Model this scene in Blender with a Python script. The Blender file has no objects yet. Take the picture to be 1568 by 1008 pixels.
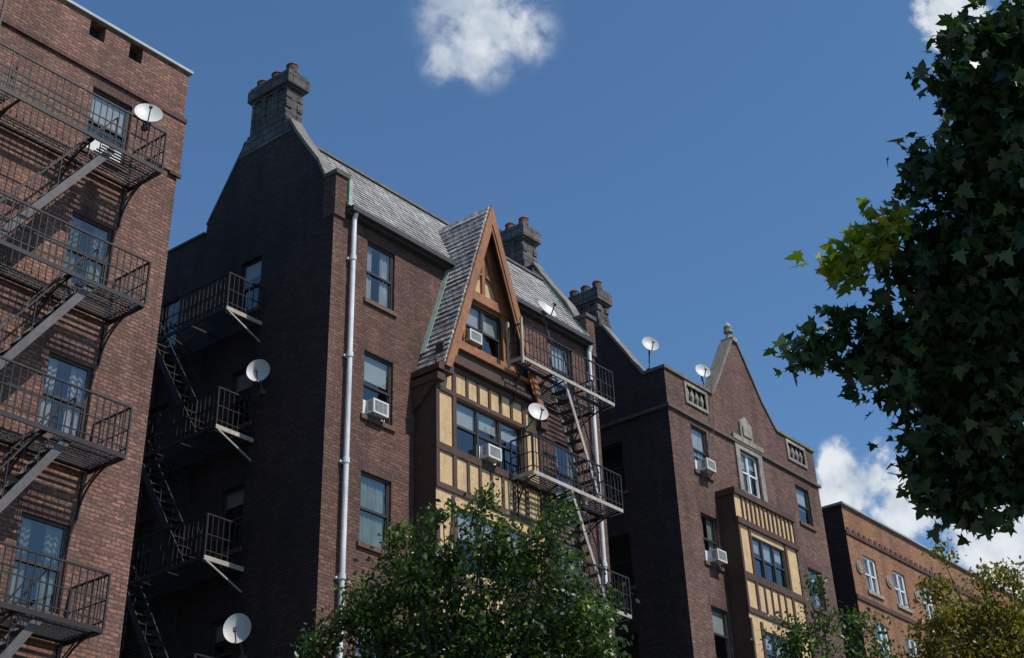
import bpy, math, random
import numpy as np
from mathutils import Vector, Matrix
random.seed(5)
SC=bpy.context.scene
# ------------------------------------------------------------ materials
def newmat(name):
    m=bpy.data.materials.new(name); m.use_nodes=True
    nt=m.node_tree; b=nt.nodes["Principled BSDF"]
    return m,nt,b
def N(nt,t,**k):
    n=nt.nodes.new(t)
    for a,v in k.items(): setattr(n,a,v)
    return n
def wallcoord(nt):
    g=N(nt,"ShaderNodeNewGeometry"); s=N(nt,"ShaderNodeSeparateXYZ"); nt.links.new(g.outputs["Position"],s.inputs[0])
    a=N(nt,"ShaderNodeMath",operation='ADD'); nt.links.new(s.outputs[0],a.inputs[0]); nt.links.new(s.outputs[1],a.inputs[1])
    c=N(nt,"ShaderNodeCombineXYZ"); nt.links.new(a.outputs[0],c.inputs[0]); nt.links.new(s.outputs[2],c.inputs[1])
    return c.outputs[0],g.outputs["Position"]
def mul(nt,a,b,fac=1.0,bt='MULTIPLY'):
    m=N(nt,"ShaderNodeMix",data_type='RGBA',blend_type=bt); m.inputs[0].default_value=fac
    for i,v in ((6,a),(7,b)):
        if isinstance(v,tuple): m.inputs[i].default_value=v
        else: nt.links.new(v,m.inputs[i])
    return m.outputs[2]
def ramp(nt,src,stops):
    r=N(nt,"ShaderNodeValToRGB"); nt.links.new(src,r.inputs[0])
    e=r.color_ramp.elements
    while len(e)<len(stops): e.new(.5)
    for i,(p,c) in enumerate(stops):
        e[i].position=p; e[i].color=c if len(c)==4 else (*c,1)
    return r.outputs[0]
def noise(nt,src,scale,detail=4,rough=.6):
    n=N(nt,"ShaderNodeTexNoise"); n.inputs["Scale"].default_value=scale; n.inputs["Detail"].default_value=detail
    n.inputs["Roughness"].default_value=rough; nt.links.new(src,n.inputs["Vector"]); return n.outputs["Fac"]
def brickmat(name,c1,c2,mortar,w=.21,h=.075,ms=.011,bump=.9,stain=.55,rough=.9,dist=.02,efflo=0):
    m,nt,b=newmat(name); v,pos=wallcoord(nt)
    nz=N(nt,"ShaderNodeTexNoise"); nz.inputs["Scale"].default_value=9; nt.links.new(pos,nz.inputs["Vector"])
    sub=N(nt,"ShaderNodeVectorMath",operation='SUBTRACT'); nt.links.new(nz.outputs["Color"],sub.inputs[0]); sub.inputs[1].default_value=(.5,.5,.5)
    sc=N(nt,"ShaderNodeVectorMath",operation='SCALE'); nt.links.new(sub.outputs[0],sc.inputs[0]); sc.inputs["Scale"].default_value=dist
    ad=N(nt,"ShaderNodeVectorMath",operation='ADD'); nt.links.new(v,ad.inputs[0]); nt.links.new(sc.outputs[0],ad.inputs[1])
    t=N(nt,"ShaderNodeTexBrick"); nt.links.new(ad.outputs[0],t.inputs["Vector"])
    t.inputs["Scale"].default_value=1; t.inputs["Brick Width"].default_value=w; t.inputs["Row Height"].default_value=h
    t.inputs["Mortar Size"].default_value=ms; t.inputs["Mortar Smooth"].default_value=.2
    t.inputs["Color1"].default_value=(*c1,1); t.inputs["Color2"].default_value=(*c2,1); t.inputs["Mortar"].default_value=(*mortar,1)
    big=noise(nt,pos,.35,5,.65); fine=noise(nt,pos,14,3,.7)
    s1=ramp(nt,big,[(.3,(1-stain,)*3),(.62,(1.1,)*3)])
    s2=ramp(nt,fine,[(.3,(.55,)*3),(.7,(1.4,)*3)])
    col=mul(nt,mul(nt,t.outputs["Color"],s1),s2)
    mp=N(nt,"ShaderNodeMapping"); mp.inputs["Scale"].default_value=(1.6,1.6,.12); nt.links.new(pos,mp.inputs[0])
    st=noise(nt,mp.outputs[0],1.0,4,.6); s3=ramp(nt,st,[(.36,(.66,.65,.66)),(.55,(1,)*3)])
    col=mul(nt,col,s3,.85)
    if efflo:
        mp2=N(nt,"ShaderNodeMapping"); mp2.inputs["Scale"].default_value=(1.1,1.1,.35); mp2.inputs["Location"].default_value=(7,3,1); nt.links.new(pos,mp2.inputs[0])
        e=ramp(nt,noise(nt,mp2.outputs[0],1.0,6,.7),[(.58,(0,0,0)),(.78,(1,1,1))])
        mm=N(nt,"ShaderNodeMath",operation='MULTIPLY'); nt.links.new(e,mm.inputs[0]); mm.inputs[1].default_value=efflo
        x=N(nt,"ShaderNodeMix",data_type='RGBA'); nt.links.new(mm.outputs[0],x.inputs[0]); nt.links.new(col,x.inputs[6]); x.inputs[7].default_value=(.42,.36,.32,1); col=x.outputs[2]
    nt.links.new(col,b.inputs["Base Color"]); b.inputs["Roughness"].default_value=rough
    inv=N(nt,"ShaderNodeMath",operation='MULTIPLY_ADD'); nt.links.new(t.outputs["Fac"],inv.inputs[0]); inv.inputs[1].default_value=-1.0
    bw=N(nt,"ShaderNodeRGBToBW"); nt.links.new(t.outputs["Color"],bw.inputs[0])
    bm=N(nt,"ShaderNodeMath",operation='MULTIPLY'); nt.links.new(bw.outputs[0],bm.inputs[0]); bm.inputs[1].default_value=1.2/max(.02,sum(c1)/3)*.3
    sm=N(nt,"ShaderNodeMath",operation='MULTIPLY_ADD'); nt.links.new(fine,sm.inputs[0]); sm.inputs[1].default_value=1.1; nt.links.new(bm.outputs[0],sm.inputs[2])
    nt.links.new(sm.outputs[0],inv.inputs[2])
    bp=N(nt,"ShaderNodeBump"); bp.inputs["Strength"].default_value=bump; bp.inputs["Distance"].default_value=.024
    nt.links.new(inv.outputs[0],bp.inputs["Height"]); nt.links.new(bp.outputs[0],b.inputs["Normal"])
    return m
def plain(name,c,rough=.7,var=.35,scale=6,bump=.2,metal=0,spec=.5,streak=0):
    m,nt,b=newmat(name); g=N(nt,"ShaderNodeNewGeometry"); pos=g.outputs["Position"]
    n=noise(nt,pos,scale,5,.65); n2=noise(nt,pos,scale*.18,3,.6)
    r1=ramp(nt,n,[(.3,(1-var,)*3),(.7,(1+var*.4,)*3)]); r2=ramp(nt,n2,[(.35,(1-var*.6,)*3),(.65,(1.05,)*3)])
    col=mul(nt,mul(nt,r1,r2),(*c,1))
    if streak:
        mp=N(nt,"ShaderNodeMapping"); mp.inputs["Scale"].default_value=(3,3,.3); nt.links.new(pos,mp.inputs[0])
        st=noise(nt,mp.outputs[0],1.5,4,.6); col=mul(nt,col,ramp(nt,st,[(.35,(1-streak,)*3),(.6,(1,)*3)]))
    nt.links.new(col,b.inputs["Base Color"]); b.inputs["Roughness"].default_value=rough
    b.inputs["Metallic"].default_value=metal; b.inputs["Specular IOR Level"].default_value=spec
    if bump:
        bp=N(nt,"ShaderNodeBump"); bp.inputs["Strength"].default_value=bump; bp.inputs["Distance"].default_value=.02
        nt.links.new(n,bp.inputs["Height"]); nt.links.new(bp.outputs[0],b.inputs["Normal"])
    return m
def glassmat():
    m,nt,b=newmat("window_glass"); nt.nodes.remove(b); out=nt.nodes["Material Output"]
    tr=N(nt,"ShaderNodeBsdfTransparent"); tr.inputs[0].default_value=(.78,.81,.81,1)
    gl=N(nt,"ShaderNodeBsdfGlossy"); gl.inputs["Roughness"].default_value=.02; gl.inputs[0].default_value=(.9,.93,.95,1)
    g=N(nt,"ShaderNodeNewGeometry"); nz=noise(nt,g.outputs["Position"],1.3,2,.5)
    bp=N(nt,"ShaderNodeBump"); bp.inputs["Strength"].default_value=.2; bp.inputs["Distance"].default_value=.05
    nt.links.new(nz,bp.inputs["Height"]); nt.links.new(bp.outputs[0],gl.inputs["Normal"])
    lw=N(nt,"ShaderNodeLayerWeight"); lw.inputs[0].default_value=.5
    pw=N(nt,"ShaderNodeMath",operation='POWER'); nt.links.new(lw.outputs["Facing"],pw.inputs[0]); pw.inputs[1].default_value=3.5
    ma=N(nt,"ShaderNodeMath",operation='MULTIPLY_ADD'); nt.links.new(pw.outputs[0],ma.inputs[0]); ma.inputs[1].default_value=.85; ma.inputs[2].default_value=.12
    mx=N(nt,"ShaderNodeMixShader"); nt.links.new(ma.outputs[0],mx.inputs[0]); nt.links.new(tr.outputs[0],mx.inputs[1]); nt.links.new(gl.outputs[0],mx.inputs[2])
    nt.links.new(mx.outputs[0],out.inputs[0]); return m
def leafmat(name,ca,cb,cc,trans=.3):
    m,nt,b=newmat(name); out=nt.nodes["Material Output"]
    g=N(nt,"ShaderNodeNewGeometry")
    col=ramp(nt,g.outputs["Random Per Island"],[(0,ca),(.75,cb),(1,cc)])
    nt.links.new(col,b.inputs["Base Color"]); b.inputs["Roughness"].default_value=.42; b.inputs["Specular IOR Level"].default_value=.45
    tl=N(nt,"ShaderNodeBsdfTranslucent"); c2=mul(nt,col,(1.4,1.5,.6,1)); nt.links.new(c2,tl.inputs[0])
    mx=N(nt,"ShaderNodeMixShader"); mx.inputs[0].default_value=trans
    nt.links.new(b.outputs[0],mx.inputs[1]); nt.links.new(tl.outputs[0],mx.inputs[2]); nt.links.new(mx.outputs[0],out.inputs[0])
    return m
M={}
M['brick1']=brickmat("brick_rough_red",(.33,.148,.104),(.155,.068,.051),(.105,.078,.064),h=.08,w=.22,ms=.013,bump=1.0,stain=.35,efflo=.2)
M['brick2']=brickmat("brick_dark_red",(.205,.090,.064),(.095,.041,.032),(.075,.054,.046),h=.078,ms=.012,bump=1.0,stain=.35,efflo=.22)
M['brick2_shade']=brickmat("brick_court_wall_painted_shade",(.075,.039,.032),(.040,.021,.019),(.026,.020,.018),h=.078,ms=.013,bump=1.0,stain=.4)  # court-wall shade put into the colour: darkened copy of the dark red brick
M['brick3']=brickmat("brick_brown_red",(.21,.102,.077),(.108,.051,.040),(.09,.067,.057),h=.078,ms=.012,stain=.35,efflo=.15)
M['brick4']=brickmat("brick_orange",(.36,.15,.072),(.24,.098,.05),(.2,.14,.09),h=.08,stain=.2)
M['brickdk']=brickmat("brick_soldier_course",(.14,.062,.048),(.09,.040,.033),(.06,.045,.04),w=.08,h=.22,stain=.3)
M['chim']=brickmat("chimney_stone",(.15,.14,.133),(.08,.075,.073),(.042,.04,.04),w=.5,h=.24,ms=.018,stain=.4,dist=.05)
M['slate']=brickmat("slate_shingles",(.50,.49,.485),(.30,.295,.29),(.09,.09,.09),w=.26,h=.15,ms=.018,bump=.6,stain=.2,rough=.65)
M['stone']=plain("weathered_stone",(.33,.29,.245),.85,.4,5,.4,streak=.3)
M['coping']=plain("coping_stone",(.19,.175,.155),.85,.4,5,.4,streak=.2)
M['belt']=plain("dark_belt_stone",(.13,.10,.085),.85,.4,5,.4,streak=.2)
M['darkstone']=plain("dark_corner_stone",(.10,.09,.085),.85,.4,6,.4)
M['metalcap']=plain("roof_edge_metal",(.36,.38,.40),.5,.2,3,.05)
M['copper']=plain("copper_patina",(.33,.48,.40),.7,.3,5,.1)
M['gutter']=plain("dark_gutter",(.045,.04,.04),.6,.3,5,.05)
M['pipe']=plain("white_painted_downpipe",(.76,.78,.80),.45,.18,3,.05,streak=.2)
M['stucco']=plain("cream_stucco",(.60,.415,.225),.9,.2,22,.5,streak=.18)
M['timber']=plain("dark_timber",(.075,.035,.022),.7,.4,8,.3)
M['barge']=plain("orange_brown_timber",(.36,.15,.062),.6,.35,6,.2,streak=.25)
M['sill']=plain("brick_sill",(.15,.08,.06),.85,.4,9,.4)
M['frame']=plain("dark_window_frame",(.04,.034,.032),.45,.2,5,0)
M['wframe']=plain("white_window_frame",(.66,.67,.67),.4,.1,5,0)
M['glass']=glassmat()
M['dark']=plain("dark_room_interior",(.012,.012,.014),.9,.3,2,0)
M['curt']=plain("curtain_cloth",(.42,.41,.39),.9,.35,3,.3,streak=.4)
M['blind']=plain("roller_blind",(.40,.41,.41),.8,.15,3,0)
M['greencurt']=plain("green_curtain",(.24,.29,.22),.9,.35,3,.3,streak=.4)
M['iron']=plain("black_painted_iron",(.020,.016,.016),.5,.4,14,.1)
M['greyiron']=plain("grey_painted_iron",(.10,.09,.09),.55,.35,10,.1)
M['paleiron']=plain("pale_painted_iron",(.42,.38,.33),.55,.3,8,.1)
M['acwhite']=plain("air_conditioner_casing",(.58,.58,.56),.45,.15,5,0)
M['acdark']=plain("air_conditioner_grille",(.10,.10,.10),.5,.2,5,0)
M['dish']=plain("satellite_dish_enamel",(.50,.50,.50),.5,.12,4,0)
M['bark']=plain("bark",(.04,.032,.026),.9,.4,20,.6)
M['leaf_maple']=leafmat("maple_leaves",(.011,.030,.011),(.024,.056,.017),(.045,.09,.02),.22)
M['leaf_yel']=leafmat("yellow_green_maple_leaves",(.08,.14,.018),(.20,.25,.02),(.38,.36,.03),.35)
M['leaf_street']=leafmat("street_tree_leaves",(.020,.048,.013),(.054,.104,.021),(.16,.23,.035),.3)
M['leaf_autumn']=leafmat("autumn_leaves",(.10,.11,.02),(.21,.18,.022),(.36,.23,.03),.35)
M['tar']=plain("roof_tar",(.05,.05,.052),.9,.3,2,.2)
M['asphalt']=plain("asphalt",(.05,.05,.052),.9,.3,12,.3)
M['concrete']=plain("pavement_concrete",(.30,.29,.27),.9,.25,3,.2)
M['earth']=plain("ground_soil_grass",(.07,.08,.04),.95,.4,1.5,.3)
M['paint']=plain("road_paint",(.7,.7,.66),.7,.2,6,0)
# ------------------------------------------------------------ mesh builder
class MB:
    def __init__(s): s.v=[];s.f=[];s.mi=[];s.mats=[];s.cur=0
    def mat(s,k):
        m=M[k]
        if m not in s.mats: s.mats.append(m)
        s.cur=s.mats.index(m); return s
    def add(s,vs,fs):
        o=len(s.v); s.v+= [tuple(v) for v in vs]; s.f+=[tuple(i+o for i in f) for f in fs]; s.mi+=[s.cur]*len(fs)
    def box(s,x0,x1,y0,y1,z0,z1):
        s.add([(x0,y0,z0),(x1,y0,z0),(x1,y1,z0),(x0,y1,z0),(x0,y0,z1),(x1,y0,z1),(x1,y1,z1),(x0,y1,z1)],
              [(0,3,2,1),(4,5,6,7),(0,1,5,4),(1,2,6,5),(2,3,7,6),(3,0,4,7)])
    def pbox(s,P,u0,u1,z0,z1,t0,t1):
        a=P(u0,z0,t0);b=P(u1,z1,t1)
        s.box(min(a[0],b[0]),max(a[0],b[0]),min(a[1],b[1]),max(a[1],b[1]),min(a[2],b[2]),max(a[2],b[2]))
    def poly(s,vs): s.add(vs,[tuple(range(len(vs)))])
    def prism(s,P,pts,t0,t1):
        n=len(pts); s.add([P(u,z,t0) for u,z in pts]+[P(u,z,t1) for u,z in pts],
            [tuple(range(n)),tuple(range(2*n-1,n-1,-1))]+[(i,i+n,(i+1)%n+n,(i+1)%n) for i in range(n)])
    def cyl(s,p0,p1,r0,r1=None,n=8,cap=True):
        p0=Vector(p0);p1=Vector(p1); r1=r0 if r1 is None else r1
        d=(p1-p0).normalized(); a=d.orthogonal().normalized(); b=d.cross(a)
        vs=[];
        for p,r in ((p0,r0),(p1,r1)):
            for i in range(n):
                t=2*math.pi*i/n; vs.append(p+a*(r*math.cos(t))+b*(r*math.sin(t)))
        fs=[(i,(i+1)%n,(i+1)%n+n,i+n) for i in range(n)]
        if cap: fs+=[tuple(range(n-1,-1,-1)),tuple(range(n,2*n))]
        s.add(vs,fs)
    def bar(s,p0,p1,w,h=None,up=(0,0,1)):
        p0=Vector(p0);p1=Vector(p1);h=w if h is None else h
        d=(p1-p0).normalized(); up=Vector(up)
        if abs(d.dot(up))>.98: up=Vector((0,1,0))
        a=d.cross(up).normalized(); b=a.cross(d).normalized(); a*=w/2;b*=h/2
        s.add([p0-a-b,p0+a-b,p0+a+b,p0-a+b,p1-a-b,p1+a-b,p1+a+b,p1-a+b],[(0,3,2,1),(4,5,6,7),(0,1,5,4),(1,2,6,5),(2,3,7,6),(3,0,4,7)])
    def wall(s,P,u0,u1,z0,z1,holes,dep=.2):
        us=sorted({u0,u1}|{h[0] for h in holes}|{h[1] for h in holes}); zs=sorted({z0,z1}|{h[2] for h in holes}|{h[3] for h in holes})
        us=[u for u in us if u0<=u<=u1]; zs=[z for z in zs if z0<=z<=z1]
        for i in range(len(us)-1):
            for j in range(len(zs)-1):
                cu=(us[i]+us[i+1])/2; cz=(zs[j]+zs[j+1])/2
                if any(h[0]<cu<h[1] and h[2]<cz<h[3] for h in holes): continue
                s.poly([P(us[i],zs[j],0),P(us[i+1],zs[j],0),P(us[i+1],zs[j+1],0),P(us[i],zs[j+1],0)])
        for a,b,c,d in holes:
            s.poly([P(a,c,0),P(a,d,0),P(a,d,dep),P(a,c,dep)]); s.poly([P(b,c,0),P(b,d,0),P(b,d,dep),P(b,c,dep)])
            s.poly([P(a,c,0),P(b,c,0),P(b,c,dep),P(a,c,dep)]); s.poly([P(a,d,0),P(b,d,0),P(b,d,dep),P(a,d,dep)])
    def obj(s,name,parent=None,smooth=False):
        me=bpy.data.meshes.new(name); me.from_pydata(s.v,[],s.f); 
        for m in s.mats: me.materials.append(m)
        me.polygons.foreach_set("material_index",s.mi)
        if smooth: me.polygons.foreach_set("use_smooth",[True]*len(s.f))
        me.update(); o=bpy.data.objects.new(name,me); SC.collection.objects.link(o)
        if parent: o.parent=parent
        return o
def PY(Y): return lambda u,z,t:(u,Y+t,z)
def PX(X): return lambda u,z,t:(X+t,u,z)
class Building:
    def __init__(s,name):
        s.e=bpy.data.objects.new(name,None); SC.collection.objects.link(s.e); s.p={}
    def part(s,n,m=None):
        if n not in s.p: s.p[n]=MB()
        if m: s.p[n].mat(m)
        return s.p[n]
    def done(s):
        for n,mb in s.p.items():
            if mb.f: mb.obj(n,s.e)
def window(B,P,u0,u1,z0,z1,t=.06,frame='frame',cover=None,n=1,sash=True,cov=1.0,fw=.055):
    t=min(t,.07)
    fr=B.part('window_frames',frame); gl=B.part('window_glass','glass'); dk=B.part('dark_rooms','dark')
    fr.pbox(P,u0,u0+fw,z0,z1,t,t+.08); fr.pbox(P,u1-fw,u1,z0,z1,t,t+.08)
    fr.pbox(P,u0+fw,u1-fw,z1-fw,z1,t,t+.08); fr.pbox(P,u0+fw,u1-fw,z0,z0+fw,t,t+.08)
    w=(u1-u0)/n; zm=(z0+z1)/2
    for k in range(n):
        a=u0+k*w+(fw if k==0 else .035); b=u0+(k+1)*w-(fw if k==n-1 else .035)
        if k: fr.pbox(P,u0+k*w-.035,u0+k*w+.035,z0+fw,z1-fw,t-.01,t+.07)
        if sash:
            fr.pbox(P,a,b,zm-.028,zm+.028,t+.01,t+.075)
            for (c,d,tt) in ((zm+.028,z1-fw,t+.01),(z0+fw,zm-.028,t+.035)):
                fr.pbox(P,a,a+.03,c,d,tt,tt+.03); fr.pbox(P,b-.03,b,c,d,tt,tt+.03)
                gl.poly([P(a+.03,c,tt+.02),P(b-.03,c,tt+.02),P(b-.03,d,tt+.02),P(a+.03,d,tt+.02)])
        else: gl.poly([P(a,z0+fw,t+.04),P(b,z0+fw,t+.04),P(b,z1-fw,t+.04),P(a,z1-fw,t+.04)])
        if cover:
            cu=B.part('curtains',cover); zb=z1-(z1-z0)*cov*random.uniform(.65,1)
            if cover=='blind': cu.pbox(P,a,b,max(zb,z0),z1,t+.085,t+.09)
            else:
                m=14; xs=[a+(b-a)*i/m for i in range(m+1)]
                for i in range(m):
                    if cov<.99 and .3<(i+.5)/m<.62: continue
                    t0=t+.085+.03*(i%2); t1=t+.085+.03*((i+1)%2)
                    cu.poly([P(xs[i],z0,t0),P(xs[i+1],z0,t1),P(xs[i+1],z1,t1),P(xs[i],z1,t0)])
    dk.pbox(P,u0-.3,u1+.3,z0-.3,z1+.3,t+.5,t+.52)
def sill(B,P,u0,u1,z0,z1,m='sill',lint=True):
    B.part('sills',m).pbox(P,u0-.08,u1+.08,z0-.11,z0-.002,-.06,.06)
    if lint: B.part('lintels','brickdk').pbox(P,u0-.1,u1+.1,z1+.002,z1+.24,-.004,.05)
def aircon(P,u,z,w=.6,h=.4,d=.42,t0=0):
    mb=MB(); mb.mat('acwhite'); t1=t0-d
    mb.pbox(P,u-w/2,u+w/2,z,z+h,t1+.03,t0+.06)
    fwb=.04
    mb.pbox(P,u-w/2-.01,u-w/2+fwb,z-.005,z+h+.005,t1,t1+.03); mb.pbox(P,u+w/2-fwb,u+w/2+.01,z-.005,z+h+.005,t1,t1+.03)
    mb.pbox(P,u-w/2+fwb,u+w/2-fwb,z-.005,z+fwb,t1,t1+.03); mb.pbox(P,u-w/2+fwb,u+w/2-fwb,z+h-fwb,z+h+.005,t1,t1+.03)
    mb.mat('acdark'); mb.pbox(P,u-w/2+fwb,u+w/2-fwb,z+fwb,z+h-fwb,t1+.02,t1+.028)
    for k in range(5):
        mb.pbox(P,u-w/2-.004,u-w/2+.004,z+.08+k*.045,z+.1+k*.045,t1+.08,t1+.2)
        mb.pbox(P,u+w/2-.004,u+w/2+.004,z+.08+k*.045,z+.1+k*.045,t1+.08,t1+.2)
    mb.mat('acwhite')
    for k in range(9):
        uu=u-w/2+.07+k*(w-.14)/8; mb.pbox(P,uu-.006,uu+.006,z+fwb,z+h-fwb,t1+.005,t1+.018)
    mb.mat('greyiron')
    a=P(u-w/2+.06,z-.01,t1+.08);b=P(u-w/2+.06,z-.25,0); mb.bar(a,b,.025); a=P(u+w/2-.06,z-.01,t1+.08);b=P(u+w/2-.06,z-.25,0); mb.bar(a,b,.025)
    mb.mat('wframe'); mb.pbox(P,u-w/2-.13,u-w/2-.011,z,z+h,t0+.03,t0+.05); mb.pbox(P,u+w/2+.011,u+w/2+.13,z,z+h,t0+.03,t0+.05)
    mb.obj("window_air_conditioner")
def dish(c,face,r,base):
    c=Vector(c); n=Vector(face).normalized(); a=n.cross(Vector((0,0,1))).normalized(); b=a.cross(n)
    mb=MB(); mb.mat('dish'); K=24; R=5; vs=[c-n*.0]; fs=[]
    for back in (0,1):
        o=len(vs) if back else 0
        if back: vs.append(c-n*.015)
        for i in range(1,R+1):
            q=i/R
            for k in range(K):
                t=2*math.pi*k/K; vs.append(c+a*(r*q*math.cos(t))+b*(r*1.08*q*math.sin(t))+n*(r*.28*q*q-(.015 if back else 0)))
        for k in range(K): fs.append((o,o+1+k,o+1+(k+1)%K))
        for i in range(R-1):
            for k in range(K):
                p=o+1+i*K; fs.append((p+k,p+K+k,p+K+(k+1)%K,p+(k+1)%K))
    n1=1+(R-1)*K; o=1+R*K; n2=o+1+(R-1)*K
    for k in range(K): fs.append((n1+k,n1+(k+1)%K,n2+(k+1)%K,n2+k))
    mb.add(vs,fs)
    mb.mat('greyiron'); tip=c+n*(r*1.15)-b*(r*.45)
    mb.bar(c-b*r*1.0+n*.05,tip,.025); mb.bar(tip-n*.04,tip+n*.02,.07,.09)
    bk=c-n*.1; mb.bar(c-n*.01,bk,.12); mb.cyl(bk,Vector(base),.022,n=8); mb.cyl(bk,bk-Vector((0,0,.25)),.025,n=8)
    mb.box(base[0]-.06,base[0]+.06,base[1]-.06,base[1]+.06,base[2]-.05,base[2]+.05)
    mb.obj("satellite_dish",smooth=False)
def chimney(B,x0,x1,y0,y1,z0,z1):
    c=B.part('chimney','chim')
    c.box(x0-.05,x1+.05,y0-.06,y1+.1,z0-.6,z0+.35)
    c.box(x0,x1,y0,y1,z0+.35,z1-.55)
    ny=3
    for k in range(ny+1):
        yy=y0+(y1-y0)*k/ny; c.box(x0-.05,x0-.001,max(y0,yy-.09),min(y1,yy+.09),z0+.6,z1-.55)
    c.box(x0-.05,x0-.001,y0,y1,z0+.352,z0+.6)
    for k in range(4):
        zz=z0+.4+k*.34; s_=.035 if k%2 else .02
        if zz+.2<z1-.55: c.box(x0-.052,x0+.17,y0-s_,y0-.001,zz,zz+.2); c.box(x1-.17,x1+.02,y0-s_,y0-.001,zz,zz+.2)
    for k,(o,a,b) in enumerate(((.06,.55,.47),(.13,.47,.10),(.09,.10,.0))):
        c.box(x0-o,x1+o,y0-o,y1+o,z1-a,z1-b)
    p=B.part('chimney_pots','brick3')
    for k in range(3):
        yy=y0+.06+k*(y1-y0-.2)/2; xx=x0+.14
        p.cyl((xx,yy,z1-.02),(xx,yy,z1+.24),.17,.15,n=14); p.cyl((xx,yy,z1+.24),(xx,yy,z1+.34),.17,.09,n=14)
def platform(mb,P,u0,u1,z,tb,tf,edge='iron',rails=('f','l','r'),gap=None,h=.92):
    mb.mat(edge); mb.pbox(P,u0,u1,z-.09,z,tf-.015,tf+.015)
    mb.pbox(P,u0-.015,u0+.015,z-.09,z,tf+.015,tb); mb.pbox(P,u1-.015,u1+.015,z-.09,z,tf+.015,tb)
    mb.mat('iron'); mb.pbox(P,u0,u1,z-.06,z,tb-.06,tb-.02)
    n=int(abs(tf-tb)/.09)
    for k in range(1,n):
        t=tf+(tb-tf)*k/n
        segs=[(u0,u1)] if not gap or not(gap[2]<t<gap[3]) else [(u0,gap[0]),(gap[1],u1)]
        for a,b in segs: mb.pbox(P,a,b,z-.025,z,t-.014,t+.014)
    m=max(2,int((u1-u0)/1.3))
    for k in range(1,m):
        u=u0+(u1-u0)*k/m
        mb.pbox(P,u-.02,u+.02,z-.07,z-.026,tf,tb)
    def rail(a,b):
        ln=(Vector(b)-Vector(a)).length
        for hh,w in ((h,.036),(.12,.022),(h*.52,.02)): mb.bar(Vector(a)+Vector((0,0,hh)),Vector(b)+Vector((0,0,hh)),w)
        k=int(ln/.15)
        for i in range(k+1):
            p=Vector(a).lerp(Vector(b),i/k)+Vector((random.uniform(-.006,.006),random.uniform(-.006,.006),0)); w=.036 if i in(0,k) else .017
            mb.bar(p,p+Vector((random.uniform(-.008,.008),random.uniform(-.008,.008),h)),w)
    if 'f' in rails: rail(P(u0,z,tf),P(u1,z,tf))
    if 'l' in rails: rail(P(u0,z,tf),P(u0,z,tb))
    if 'r' in rails: rail(P(u1,z,tf),P(u1,z,tb))
def bracket(mb,P,u,z,tb,tf):
    pr=None
    for k in range(9):
        q=k/8*math.pi/2; t=tf+.05+(tb-.02-tf-.05)*math.sin(q); zz=z-.08-.85*(1-math.cos(q))
        if pr: mb.bar(pr,P(u,zz,t),.032)
        pr=P(u,zz,t)
    mb.bar(P(u,z-.08,tb-.03),P(u,z-.98,tb-.03),.035)
    mb.bar(P(u,z-.08,tf*.5+tb*.5),P(u,z-.45,tb-.02),.022)
def stair(mb,P,ua,za,ub,zb,t0,t1,m='greyiron',rw=.16):
    mb.mat(m)
    for t in (t0,t1): mb.bar(P(ua,za,t),P(ub,zb,t),.03,rw,up=(0,0,1))
    n=int(abs(za-zb)/.24); mb.mat('iron')
    for k in range(1,n):
        q=k/n; u=ua+(ub-ua)*q; z=za+(zb-za)*q
        mb.pbox(P,u-.09,u+.09,z-.012,z+.012,t0,t1)
    for t in (t0,t1):
        mb.bar(Vector(P(ua,za+.8,t)),Vector(P(ub,zb+.8,t)),.03)
        for k in range(0,n+1,3):
            q=k/n; u=ua+(ub-ua)*q; z=za+(zb-za)*q; mb.bar(P(u,z,t),P(u,z+.8,t),.02)
D=22.5; FY=PY(D)
# ============================================================ building 1 (left)
B=Building("brick_apartment_building")
xa,xb=3.0,16.82
tops=[20.70-3.13*k for k in range(6)]
holes=[];
for z in tops:
    for (a,b) in ((14.36,15.42),(9.6,10.66),(5.6,6.66)): holes.append((a,b,z-1.6,z))
vents=[(14.03,14.44,21.92,22.36),(15.12,15.48,21.92,22.36),(9.6,10.0,21.92,22.36)]
w=B.part('walls','brick1'); w.wall(FY,xa,xb,0,22.4,holes+vents,.25)
w.mat('brick2_shade')
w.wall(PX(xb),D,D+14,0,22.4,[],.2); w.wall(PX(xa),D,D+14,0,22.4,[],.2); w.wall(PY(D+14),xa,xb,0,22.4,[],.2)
B.part('roof','tar').box(xa+.01,xb-.01,D+.26,D+13.99,21.6,21.7)
for v in vents: B.part('dark_rooms','dark').pbox(FY,v[0]-.02,v[1]+.02,v[2]-.02,v[3]+.02,.251,.27)
c=B.part('coping','metalcap'); c.box(xa-.05,xb+.07,D-.07,D+.35,22.4,22.47); c.box(xb-.3,xb+.07,D+.35,D+14,22.4,22.47)
bb=B.part('brick_belts','brickdk')
bb.box(xa,xb+.06,D-.06,D-.001,21.0,21.1); bb.box(xb-.25,xb+.07,D-.07,D-.001,19.52,19.6)
B.part('brick_pier','brick1').box(xb-.9,xb+.05,D-.03,D-.001,19.6,21.0)
covers=['blind','greencurt','curt','greencurt','blind','curt']
for i,z in enumerate(tops):
    for j,(a,b) in enumerate(((14.36,15.42),(9.6,10.66),(5.6,6.66))):
        window(B,FY,a,b,z-1.6,z,.06,'frame',covers[(i+j*2)%6],cov=(.55 if i==0 else .8)); sill(B,FY,a,b,z-1.6,z)
B.part('window_frames','wframe').pbox(FY,14.45,15.33,19.15,19.5,.03,.045)
B.done()
mb=MB()
zs=[18.66,15.53,12.42,9.3,6.2]
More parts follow.
